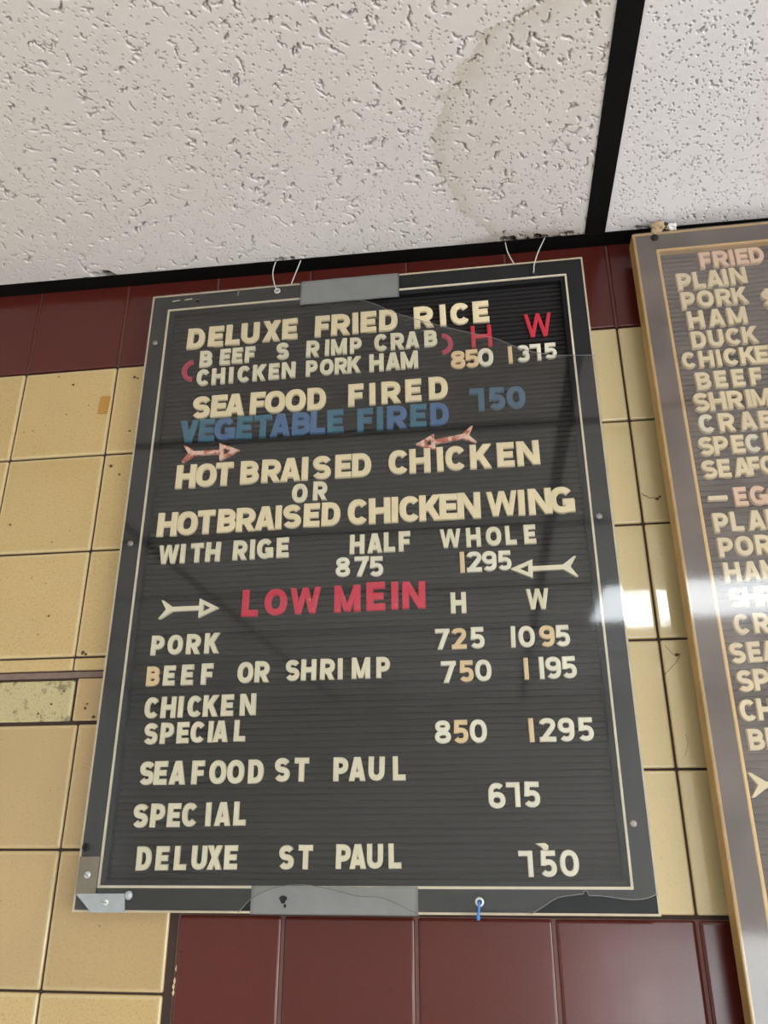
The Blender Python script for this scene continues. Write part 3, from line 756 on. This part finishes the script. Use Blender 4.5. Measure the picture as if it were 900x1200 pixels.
def strokes(ch, w, t):
    """letter as thick strokes in a box w wide and 1 high: ('S', path) butt-ended, ('O', path) closed,
    ('P', x0, y0, x1, y1) slanted bar cut level at both ends"""
    a, m = t / 2, w / 2
    R, T = w - t / 2, 1 - t / 2
    def V(x, y0=0.0, y1=1.0):
        return ('S', [(x, y0), (x, y1)])
    def Hb(y, x0=0.0, x1=w):
        return ('S', [(x0, y), (x1, y)])
    def D(x0, y0, x1, y1, k=1.0):
        return ('P', x0, y0, x1, y1, k)
    def bowl(y0, y1, x1):
        cx = a + (x1 - a) * 0.42
        return ('S', [(a, y1)] + arc(cx, (y0 + y1) / 2, x1 - cx, (y1 - y0) / 2, 90, -90, 12) + [(a, y0)])
    def tw(k=1.0):
        return a * 1.06 * k
    if ch == 'A':
        return [D(tw(), 0, m - .02, 1), D(w - tw(), 0, m + .02, 1), Hb(0.27, w * .25, w * .75)]
    if ch == 'B':
        return [V(a), bowl(0.51, T, R - .03), bowl(a, 0.51, R)]
    if ch == 'C':
        return [('S', arc(m, .5, m - a, .5 - a, 38, 322, 22))]
    if ch == 'D':
        return [V(a), bowl(a, T, R)]
    if ch in 'EF':
        o = [V(a), Hb(T), Hb(0.5 if ch == 'E' else 0.47, 0, w * .93)]
        return o + ([Hb(a)] if ch == 'E' else [])
    if ch == 'G':
        return [('S', arc(m, .5, m - a, .5 - a, 40, 335, 22)), V(w - a * .85, 0.04, .50), Hb(0.42, w * .53, w)]
    if ch == 'H':
        return [V(a), V(R), Hb(0.5, a, R)]
    if ch == 'I':
        return [V(m)]
    if ch == 'K':
        return [V(a), D(w - tw(1.25), 1, a * 1.5, .36, 1.0), D(w - tw(1.2), 0, w * .40, .62, 1.0)]
    if ch == 'L':
        return [V(a), Hb(a)]
    if ch == 'M':
        return [V(a * .95), V(w - a * .95), D(a, 1, m, 0.02, .85), D(R, 1, m, 0.02, .85)]
    if ch == 'N':
        return [V(a * .95), V(w - a * .95), D(a * 1.05, 1, w - a * 1.05, 0, .95)]
    if ch == 'O' or ch == '0':
        return [('O', arc(m, .5, m - a, .5 - a, 0, 360, 28)[:-1])]
    if ch in 'PR':
        o = [V(a), bowl(0.42, T, R)]
        return o + ([D(w * .48, .46, w - tw(1.0), 0)] if ch == 'R' else [])
    if ch in 'S$':
        r = (.5 - a) / 2
        up = arc(m, .5 + r, m - a, r, 22, 270, 14, 2.1)
        lo = arc(m, .5 - r, m - a, r, 90, -158, 14, 2.1)
        return [('S', up + lo[1:])] + ([V(m, -.12, 1.12)] if ch == '$' else [])
    if ch == 'T':
        return [V(m), Hb(T)]
    if ch == 'U':
        return [('S', [(a, 1)] + arc(m, .40, m - a, .40 - a, 180, 360, 14) + [(R, 1)])]
    if ch == 'V':
        return [D(tw(), 1, m, 0), D(w - tw(), 1, m, 0)]
    if ch == 'W':
        k = .84
        return [D(tw(k), 1, w * .27, 0, k), D(w * .27, 0, m, 1, k), D(m, 1, w * .73, 0, k), D(w * .73, 0, w - tw(k), 1, k)]
    if ch == 'X':
        return [D(tw(1.2), 0, w - tw(1.2), 1), D(tw(1.2), 1, w - tw(1.2), 0)]
    if ch == '2':
        r = 0.29
        return [('S', arc(m, 1 - r, m - a, r - a, 172, -32, 12) + [(a * 1.3, a * .9)]), Hb(a)]
    if ch == '3':
        r = (.5 - a) / 2
        return [('S', arc(m, .5 + r, m - a - .02, r, 150, -90, 12)), ('S', arc(m, .5 - r, m - a, r, 90, -155, 12))]
    if ch == '5':
        return [Hb(T, w * .10, w * .95), D(w * .10 + a, 1, w * .06 + a, .42), ('S', arc(m, .335, m - a, .335 - a, 138, -150, 16))]
    if ch in '69':
        o = [('O', arc(m, .325, m - a, .325 - a, 0, 360, 22)[:-1]), ('S', [(a, .34)] + arc(m * 1.02, .62, m - a, .38 - a, 180, 42, 12))]
        if ch == '9':
            o = [(s, [(w - x, 1 - y) for x, y in p]) for s, p in o]
        return o
    if ch == '7':
        return [Hb(T), D(w - a * 1.25, 1 - t * .5, w * .32, 0)]
    if ch == '8':
        return [('O', arc(m, .735, m - a - .025, .265 - a, 0, 360, 20)[:-1]), ('O', arc(m, .285, m - a, .285 - a, 0, 360, 22)[:-1])]
    if ch == '^':                                         # a letter L turned half round serves as a seven
        return [V(R), Hb(T)]
    if ch in '()':
        s = arc(w, .5, w - a, .5 - a, 92, 268, 14, 2.0)
        return [('S', s if ch == '(' else [(w - x, y) for x, y in s])]
    return [V(m)]

_glyphs = {}
def glyph(ch, style):
    """letter mesh in the xz plane, 1 high, centred, front at y = -1, back at y = 0, edges eased"""
    key = (ch, style)
    if key in _glyphs:
        return _glyphs[key]
    t = STYLE[style][0]
    w = WIDTH[ch] if ch != 'I' else t
    if style == 'thn' and ch == 'W':
        w = 0.98
    bev, yb = 0.030, 0.22
    bm = bmesh.new()
    for n, st in enumerate(strokes(ch, w, t)):
        front = -1.0 - 0.012 * n
        closed = st[0] == 'O'
        if st[0] == 'P':
            _, x0, y0, x1, y1, k = st
            hw = t / 2 * k * math.hypot(x1 - x0, y1 - y0) / abs(y1 - y0)
            hw = min(hw, t * 0.78)
            if y0 > y1:
                x0, y0, x1, y1 = x1, y1, x0, y0
            left, right = [Vector((x0 - hw, y0)), Vector((x1 - hw, y1))], [Vector((x0 + hw, y0)), Vector((x1 + hw, y1))]
            q = hw * 2
            side = [Vector((1, 0))] * 2
            along = [Vector((x1 - x0, y1 - y0)).normalized()] * 2
        else:
            P = [Vector(p) for p in st[1]]
            left, right, side, along = [], [], [], []
            for k in range(len(P)):
                p0 = P[k - 1] if k or closed else P[k]
                p1 = P[(k + 1) % len(P)] if k < len(P) - 1 or closed else P[k]
                d = (p1 - p0).normalized()
                nrm = Vector((-d.y, d.x))
                left.append(P[k] + nrm * t / 2); right.append(P[k] - nrm * t / 2)
                side.append(-nrm); along.append(d)
        secs = []
        last = len(left) - 1
        for k in range(last + 1):
            e = Vector((0, 0))
            if not closed and k in (0, last):
                e = along[k] * (bev if k == 0 else -bev)
            l, r, s = left[k], right[k], side[k]
            ring = [(l, 0.0), (l, front + yb), (l + s * bev + e, front), (r - s * bev + e, front), (r, front + yb), (r, 0.0)]
            secs.append([bm.verts.new((p.x - w / 2, y, p.y - 0.5)) for p, y in ring])
        pairs = list(zip(secs, secs[1:])) + ([(secs[-1], secs[0])] if closed else [])
        for A, B in pairs:
            for j in range(5):
                bm.faces.new((A[j], A[j + 1], B[j + 1], B[j]))
        if not closed:
            for A in (secs[0], secs[-1]):
                bm.faces.new((A[0], A[1], A[4], A[5]))
                bm.faces.new((A[1], A[2], A[3], A[4]))
    me = mesh_from_bm('letter', bm)
    me.materials.append(LETTER['c'])
    _glyphs[key] = me
    return me

def place_letters(table, panel, y_back, tilt):
    for style, row in table:
        wf, th = STYLE[style][1], STYLE[style][2]
        for item in row.split():
            body, x, z, h = item.rsplit(',', 3)
            ch, colour = body[0], body[1]
            me = glyph(ch, style)
            o = link('letter', me, LETTER[colour], panel)
            hh = int(h) / 1e4
            o.location = (int(x) / 1e4, y_back, int(z) / 1e4)
            o.scale = (hh * wf, th, hh)
            o.rotation_euler = (0, -tilt + random.gauss(0, 0.010), 0)

def arrow_mesh(tip, h0, h1, t0, t1, y_front, y_back):
    """letter-board arrow: hollow triangular head, shaft, notched tail"""
    tip, h0, h1, t0, t1 = (Vector(p) for p in (tip, h0, h1, t0, t1))
    hb = (h0 + h1) / 2
    tb = (t0 + t1) / 2
    ax = (hb - tb).normalized()
    up = Vector((-ax.y, ax.x))
    if (h0 - h1).dot(up) < 0:
        h0, h1, t0, t1 = h1, h0, t1, t0
    w = 0.0030
    cen = (tip + h0 + h1) / 3
    neck = tb + ax * 0.0165
    notch = tb + ax * 0.0075
    out = [tip, h0, hb + up * w, neck + up * w, t0 + ax * 0.002, t0 - ax * 0.001, notch, t1 - ax * 0.001, t1 + ax * 0.002, neck - up * w, hb - up * w, h1]
    hole = [cen + (p - cen) * 0.40 for p in (tip, h0, h1)]
    return plate_mesh('arrow', [tuple(p) for p in out], y_front, y_back, [[tuple(p) for p in hole]])

def ribbed_mesh(name, x0, x1, z0, z1, y, pitch, depth, gap):
    """felt letter panel: one horizontal rib above the other with narrow slots between"""
    bm = bmesh.new()
    def row(yy, zz):
        return bm.verts.new((x0, yy, zz)), bm.verts.new((x1, yy, zz))
    prof = []
    z = z0
    while z + pitch <= z1 + 1e-6:
        prof += [(y + depth, z), (y + depth, z + gap), (y + 0.0002, z + gap + 0.0003), (y, z + gap + 0.0012), (y, z + pitch - 0.0010), (y + 0.0002, z + pitch - 0.0001)]
        z += pitch
    prof.append((y + depth, z)); prof.append((y + depth, z1 + 0.001))
    rows = [row(*p) for p in prof]
    for a, b in zip(rows, rows[1:]):
        bm.faces.new((a[0], a[1], b[1], b[0]))
    a, b = row(y + depth + 0.004, prof[0][1]), row(y + depth + 0.004, prof[-1][1])
    bm.faces.new((a[1], a[0], b[0], b[1]))
    bm.faces.new((rows[0][1], rows[0][0], a[0], a[1]))
    bm.faces.new((rows[-1][0], rows[-1][1], b[1], b[0]))
    return mesh_from_bm(name, bm)

def skew(me, slope, xc):
    """turn a board piece by a hair, as the board hangs"""
    co = np.empty(len(me.vertices) * 3)
    me.vertices.foreach_get('co', co)
    co = co.reshape(-1, 3)
    co[:, 2] += slope * (co[:, 0] - xc)
    me.vertices.foreach_set('co', co.ravel())
    me.update()
    return me

def inset(r, d):
    return (r[0] + d, r[1] - d, r[2] + d, r[3] - d)

# ------------------------------------------------------------------ the large board
OUT = (-0.7020, -0.0412, -0.7588, 0.1083)
FY = -0.026                                  # front of the frame
board = thing('menu_board', (-0.3716, -0.014, OUT[2]), 'black letter menu board behind a cracked clear sheet, DELUXE FRIED RICE on top', 'menu board')
TB = 0.0030
def bpart(name, me, material, parent=board):
    return link(name, skew(me, TB, -0.3716), material, parent)
bead_out = (-0.6752, -0.0664, -0.7334, 0.0815)
bpart('frame', ring_mesh('frame', inset(OUT, 0.0024), bead_out, FY, FY, 0.0235, 0.0006), M_frame)
bpart('edge_strip', ring_mesh('edge_strip', OUT, inset(OUT, 0.0024), FY - 0.0003, FY - 0.0003, 0.024), M_edge)
bpart('bead', ring_mesh('bead', bead_out, inset(bead_out, 0.0028), FY - 0.0003, FY - 0.0003, 0.02, 0.0004), M_bead)
lip_o = inset(bead_out, 0.0028)
lip_i = inset(lip_o, 0.0062)
bpart('lip', ring_mesh('lip', lip_o, lip_i, FY + 0.0012, FY + 0.0030, 0.018, 0.0005), M_lip)
FELT = -0.0140
panel = bpart('letter_panel', ribbed_mesh('letter_panel', lip_i[0] - 0.002, lip_i[1] + 0.002, lip_i[2] - 0.002, lip_i[3] + 0.003, FELT, 0.0077, 0.0040, 0.0019), M_felt)
place_letters(MENU_LETTERS, panel, FELT, TB)
for tip, h0, h1, t0, t1, c in (
        ((-0.5572, -0.4000), (-0.5842, -0.3862), (-0.5842, -0.4123), (-0.6363, -0.3870), (-0.6383, -0.4121), 's'),
        ((-0.5456, -0.1687), (-0.5757, -0.1557), (-0.5735, -0.1831), (-0.6281, -0.1561), (-0.6293, -0.1820), 'k'),
        ((-0.2928, -0.1778), (-0.2671, -0.1631), (-0.2654, -0.1877), (-0.2144, -0.1550), (-0.2097, -0.1798), 'k'),
        ((-0.1748, -0.3640), (-0.1461, -0.3522), (-0.1473, -0.3771), (-0.0926, -0.3507), (-0.0919, -0.3773), 's')):
    link('arrow', arrow_mesh(tip, h0, h1, t0, t1, FELT - 0.005, FELT), LETTER[c], panel)
link('paper_scrap', plate_mesh('paper_scrap', [(-0.1672, -0.6868), (-0.1560, -0.6862), (-0.1525, -0.6888), (-0.1528, -0.6925), (-0.1575, -0.6948), (-0.1600, -0.6905)],
                               FELT - 0.0012, FELT), LETTER['s'], panel)

def smooth_line(pts, per=5):
    return [(p.x, p.y) for p in spline([(x, z, 0) for x, z in pts], per)]
top_break = smooth_line([(-0.4673, 0.1078), (-0.4225, 0.0775), (-0.361, 0.0617), (-0.3149, 0.0355), (-0.2356, 0.0007), (-0.179, -0.0194),
                         (-0.1408, -0.0416), (-0.1027, -0.055), (-0.0700, -0.0592), (-0.0392, -0.0616)])
right_break = smooth_line([(-0.0418, -0.7358), (-0.0553, -0.7408), (-0.0739, -0.7418), (-0.0993, -0.7387), (-0.1130, -0.7384)], 4) \
    + [(-0.1145, -0.7375), (-0.1160, -0.7338), (-0.1194, -0.7340), (-0.1200, -0.7368)] \
    + smooth_line([(-0.1243, -0.7372), (-0.1471, -0.7407), (-0.1641, -0.7499), (-0.1771, -0.7570)], 4)
left_break = smooth_line([(-0.3007, -0.7570), (-0.3365, -0.7429), (-0.3672, -0.7405), (-0.3934, -0.7347), (-0.4268, -0.7297), (-0.4602, -0.7325),
                          (-0.4864, -0.7431), (-0.5025, -0.7580)], 5)
cover = link('cover_sheet', plate_mesh('cover_sheet', [(-0.7012, 0.1068)] + top_break + right_break + left_break + [(-0.7012, -0.7590)], FY - 0.0028, FY - 0.0006), M_sheet, board)

M_rim = plain('frosted_sheet_edge', (0.20, 0.20, 0.19), 0.35, var=0.4, scale=80)
for line in (top_break, right_break, left_break):
    link('sheet_rim', tube_mesh('sheet_rim', [(x, FY - 0.0017, z) for x, z in line], 0.00045, 5, 1), M_rim, cover)
SY = FY - 0.0028                              # front of the clear sheet
def crinkled_tape(name, x0, x1, z0, z1, y, wrap_top, back, amp, seed, parent=board, jag=0.0):
    """strip of duct tape stuck on the face and folded round the edge of the board"""
    rnd = random.Random(seed)
    nx, nz = 36, 10
    wob = [[rnd.uniform(-1, 1) for _ in range(nx + 1)] for _ in range(nz + 1)]
    bm = bmesh.new()
    rows = []
    for j in range(nz + 1):
        row = []
        for i in range(nx + 1):
            t = j / nz
            x = x0 + (x1 - x0) * i / nx
            z = z0 + (z1 - z0) * t
            if wrap_top is True and j == 0 or wrap_top is False and j == nz:
                z += jag * wob[0][i]
            wave = 0.5 + 0.5 * math.sin(i * 0.45 + 1.6 * math.sin(j * 0.5 + seed)) * math.cos(j * 0.7)
            row.append((x, y - amp * (0.15 * wob[j][i] + 1.2 * wave) * (1 if 0 < j < nz else 0.4), z))
        rows.append(row)
    edge = rows[-1] if wrap_top else rows[0]
    lipz = 0.0009 if wrap_top else -0.0009
    fold = [(x, yy + 0.001, zz + lipz) for x, yy, zz in edge]
    fold2 = [(x, back, zz + lipz) for x, yy, zz in edge]
    rows = rows + [fold, fold2] if wrap_top else [fold2, fold] + rows
    vs = [[bm.verts.new(p) for p in r] for r in rows]
    for a, b in zip(vs, vs[1:]):
        for i in range(nx):
            bm.faces.new((a[i], a[i + 1], b[i + 1], b[i]))
    res = bmesh.ops.solidify(bm, geom=bm.faces[:], thickness=0.0003)
    return link(name, mesh_from_bm(name, bm, True), M_tape, parent)
crinkled_tape('tape_strip', -0.4635, -0.3122, 0.0640, 0.1078, SY - 0.0006, True, -0.006, 0.0011, 3)
t2 = crinkled_tape('tape_strip', -0.4890, -0.2988, -0.7592, -0.7310, FY - 0.00035, False, -0.006, 0.00015, 5, jag=0.0005)
link('tape_hole', plate_mesh('tape_hole', [(-0.4515 + 0.0042 * math.cos(a) * (1 + 0.25 * math.sin(3 * a)), -0.7447 + 0.0042 * math.sin(a)) for a in [k * math.pi / 7 for k in range(14)]],
                             FY - 0.00085, FY - 0.0003), M_frame, board)
link('tape_hole', plate_mesh('tape_hole', [(-0.4492 + 0.0016 * math.cos(a), -0.7512 + 0.0020 * math.sin(a)) for a in [k * math.pi / 5 for k in range(10)]],
                             FY - 0.00085, FY - 0.0003), M_frame, board)

screw_me = lathe_mesh('screw', [(0.0, -0.0026), (0.0013, -0.0026), (0.0014, -0.0018), (0.0021, -0.0024), (0.0034, -0.0018), (0.0042, -0.0005), (0.0042, 0.0004), (0.0, 0.0004)], 18)
eyelet_me = lathe_mesh('eyelet', [(0.0022, 0.0), (0.0024, -0.0012), (0.0034, -0.0016), (0.0048, -0.0010), (0.0050, 0.0004), (0.0022, 0.0004)], 20)
hole_me = lathe_mesh('eyelet_hole', [(0.0, -0.0002), (0.0026, -0.0002), (0.0026, 0.0004), (0.0, 0.0004)], 16)
slot_me = box_mesh('slot', -0.0032, 0.0032, -0.0030, -0.0020, -0.0004, 0.0004)
for k, (x, z, m, ang) in enumerate(((-0.6877, 0.0183, M_screw, 0.4), (-0.6864, -0.3073, M_screw, 1.2), (-0.0592, -0.3022, M_screw, 0.2),
                                    (-0.0598, -0.6665, M_screw, 0.9), (-0.6266, 0.0910, M_frame, 0.0), (-0.6870, -0.7202, M_pale_screw, 0.5), (-0.6608, -0.7488, M_pale_screw, 0.1))):
    lift = 0.0010 if k >= 5 else 0.0
    o = link('screw', screw_me, m, board)
    o.location = (x, SY - lift, z)
    o.rotation_euler = (0, ang, 0)
    s = link('slot', slot_me, M_screw, o, (x, SY - lift, z))
    s.rotation_euler = (0, ang, 0)
for x, z, y in ((-0.6935, -0.6907, SY), (-0.2315, -0.7454, SY), (-0.5003, 0.0953, SY), (-0.1135, 0.0892, FY)):
    e = link('eyelet', eyelet_me, M_pale_screw if x < -0.2 and x > -0.6 else M_frame, board)
    e.location = (x, y, z)
    link('eyelet_hole', hole_me, M_frame, e, (x, y, z))
bumper = lathe_mesh('bumper', [(0.0, -0.0040), (0.0025, -0.0036), (0.0046, -0.0020), (0.0052, 0.0), (0.0, 0.0)], 18)
o = link('bumper', bumper, M_bracket, board); o.location = (-0.6338, SY, -0.7415)
link('corner_bracket', plate_mesh('corner_bracket', [(-0.6996, -0.7010), (-0.6745, -0.7005), (-0.6745, -0.7400), (-0.6990, -0.7400)], SY - 0.0006, SY), M_oldbracket, board)
link('corner_bracket', plate_mesh('corner_bracket', [(-0.6985, -0.7403), (-0.6385, -0.7397), (-0.6362, -0.7595), (-0.6770, -0.7598), (-0.6840, -0.7530)], SY - 0.0010, SY), M_bracket, board)
for k in range(2):
    link('scuff', plate_mesh('scuff', [(-0.668 + 0.020 * k, 0.0925 + 0.0008 * k), (-0.656 + 0.020 * k, 0.0935 + 0.0008 * k), (-0.656 + 0.020 * k, 0.0948 + 0.0008 * k), (-0.668 + 0.020 * k, 0.0938 + 0.0008 * k)],
                             SY - 0.0002, SY + 0.0003), M_bead, board)
link('scuff', plate_mesh('scuff', [(-0.5640, 0.0925), (-0.5618, 0.0925), (-0.5605, 0.1050), (-0.5627, 0.1050)], SY - 0.0002, SY + 0.0003), M_oldbracket, board)

# strings that hang the board from the ceiling edge
def wire(pts, label):
    o = link('hanging_string', tube_mesh('hanging_string', pts, 0.00085, 8, 8), M_wire)
    return tag(o, label, 'string')
wire([(-0.5052, -0.0275, 0.1575), (-0.5085, -0.0310, 0.1290), (-0.5040, -0.0320, 0.1040), (-0.5003, -0.0290, 0.0955), (-0.4975, -0.0200, 0.0965),
      (-0.4880, -0.0140, 0.1050), (-0.4780, -0.0190, 0.1260), (-0.4640, -0.0275, 0.1570)],
     'white string loop between the ceiling and the menu board, beside the upper silver tape')
wire([(-0.1515, -0.0275, 0.1550), (-0.1478, -0.0250, 0.1300), (-0.1350, -0.0160, 0.1070), (-0.1220, -0.0160, 0.0930), (-0.1135, -0.0265, 0.0892),
      (-0.1118, -0.0315, 0.0980), (-0.1045, -0.0310, 0.1210), (-0.0900, -0.0275, 0.1545)],
     'white string loop between the stained ceiling corner and the uncovered corner of the menu board')

# blue cable tie through the lower eyelet
tie = thing('cable_tie', (-0.2325, SY - 0.002, -0.7690), 'blue cable tie looped through the eyelet in the menu board bottom edge', 'cable tie')
link('strap', tube_mesh('strap', [(-0.2315, SY + 0.0010, -0.7450), (-0.2318, SY - 0.0040, -0.7470), (-0.2330, SY - 0.0042, -0.7560), (-0.2336, SY - 0.0025, -0.7615),
                                  (-0.2334, -0.0200, -0.7625), (-0.2326, -0.0130, -0.7615)], 0.0013, 8, 6), M_blue, tie)
link('clasp', box_mesh('clasp', -0.2350, -0.2318, SY - 0.0056, SY - 0.0030, -0.7630, -0.7575, 0.0008, 2), M_blue, tie)

# ------------------------------------------------------------------ the second board
OUT2 = (0.0278, 0.6900, -0.9300, 0.1215)
FY2 = -0.0500
TB2 = 0.0045
board2 = thing('menu_board', (0.36, -0.03, OUT2[2]), 'brown framed letter menu board with brass bead, hazy cover and FRIED heading', 'menu board')
def bpart2(name, me, material, parent=board2):
    return link(name, skew(me, TB2, 0.03), material, parent)
bpart2('edge_strip', ring_mesh('edge_strip', OUT2, inset(OUT2, 0.0040), FY2, FY2, 0.0270, 0.0005), M_wood)
bead2 = inset(OUT2, 0.0298)
bpart2('frame', ring_mesh('frame', inset(OUT2, 0.0040), bead2, FY2 + 0.0006, FY2 + 0.0006, 0.030), M_brown)
bpart2('bead', ring_mesh('bead', bead2, inset(bead2, 0.0042), FY2 + 0.0001, FY2 + 0.0001, 0.02, 0.0008), M_gold)
in2 = inset(bead2, 0.0042)
panel2 = bpart2('letter_panel', ribbed_mesh('letter_panel', in2[0] - 0.002, in2[1] + 0.002, in2[2] - 0.002, in2[3] + 0.003, -0.0400, 0.0077, 0.0040, 0.0020), M_greyfelt)
place_letters(SIDE_LETTERS, panel2, -0.0400, 0.012)
link('dash', box_mesh('dash', 0.0715, 0.0950, -0.0470, -0.0400, -0.2955, -0.2895, 0.0012, 2), LETTER['c'], panel2)
link('arrow', arrow_mesh((0.1650, -0.6270), (0.1380, -0.6140), (0.1380, -0.6400), (0.0650, -0.6160), (0.0650, -0.6412), -0.0470, -0.0400), LETTER['c'], panel2)
link('cover_sheet', skew(box_mesh('cover_sheet', OUT2[0] + 0.001, OUT2[1] - 0.001, FY2 - 0.0026, FY2 - 0.0006, OUT2[2] + 0.001, OUT2[3] - 0.001), TB2, 0.03), M_haze, board2)
o = link('screw', screw_me, M_frame, board2); o.location = (0.0575, FY2 - 0.0026, 0.1100); o.scale = (1.3, 1.3, 1.3)

# crumbled foam caught between the second board and the ceiling
def lump(name, loc, r, seed, material, parent):
    rnd = random.Random(seed)
    bm = bmesh.new()
    bmesh.ops.create_icosphere(bm, subdivisions=3, radius=1.0)
    ph = [rnd.uniform(0, 6.3) for _ in range(6)]
    for v in bm.verts:
        d = 1 + 0.28 * math.sin(3.1 * v.co.x + ph[0]) * math.sin(4.3 * v.co.y + ph[1]) + 0.18 * math.sin(6.7 * v.co.z + ph[2] + 2 * v.co.x) + rnd.uniform(-0.09, 0.09)
        v.co = Vector((v.co.x * r[0], v.co.y * r[1], v.co.z * r[2])) * d + Vector(loc)
    return link(name, mesh_from_bm(name, bm), material, parent)
M_foam = plain('tan_foam', (0.50, 0.36, 0.21), 0.9, var=0.35, scale=220)
M_wfoam = plain('white_foam', (0.80, 0.78, 0.74), 0.9, var=0.1, scale=200)
foam = thing('foam_crumb', (0.0640, -0.047, 0.1215), 'crumbled tan and white foam lump between the ceiling and the brown menu board', 'foam')
lump('tan_lump', (0.0660, -0.0460, 0.1335), (0.0085, 0.0080, 0.0095), 4, M_foam, foam)
lump('tan_lump', (0.0600, -0.0500, 0.1240), (0.0048, 0.0050, 0.0050), 9, M_foam, foam)
lump('white_lump', (0.0860, -0.0430, 0.1345), (0.0070, 0.0050, 0.0050), 6, M_wfoam, foam)
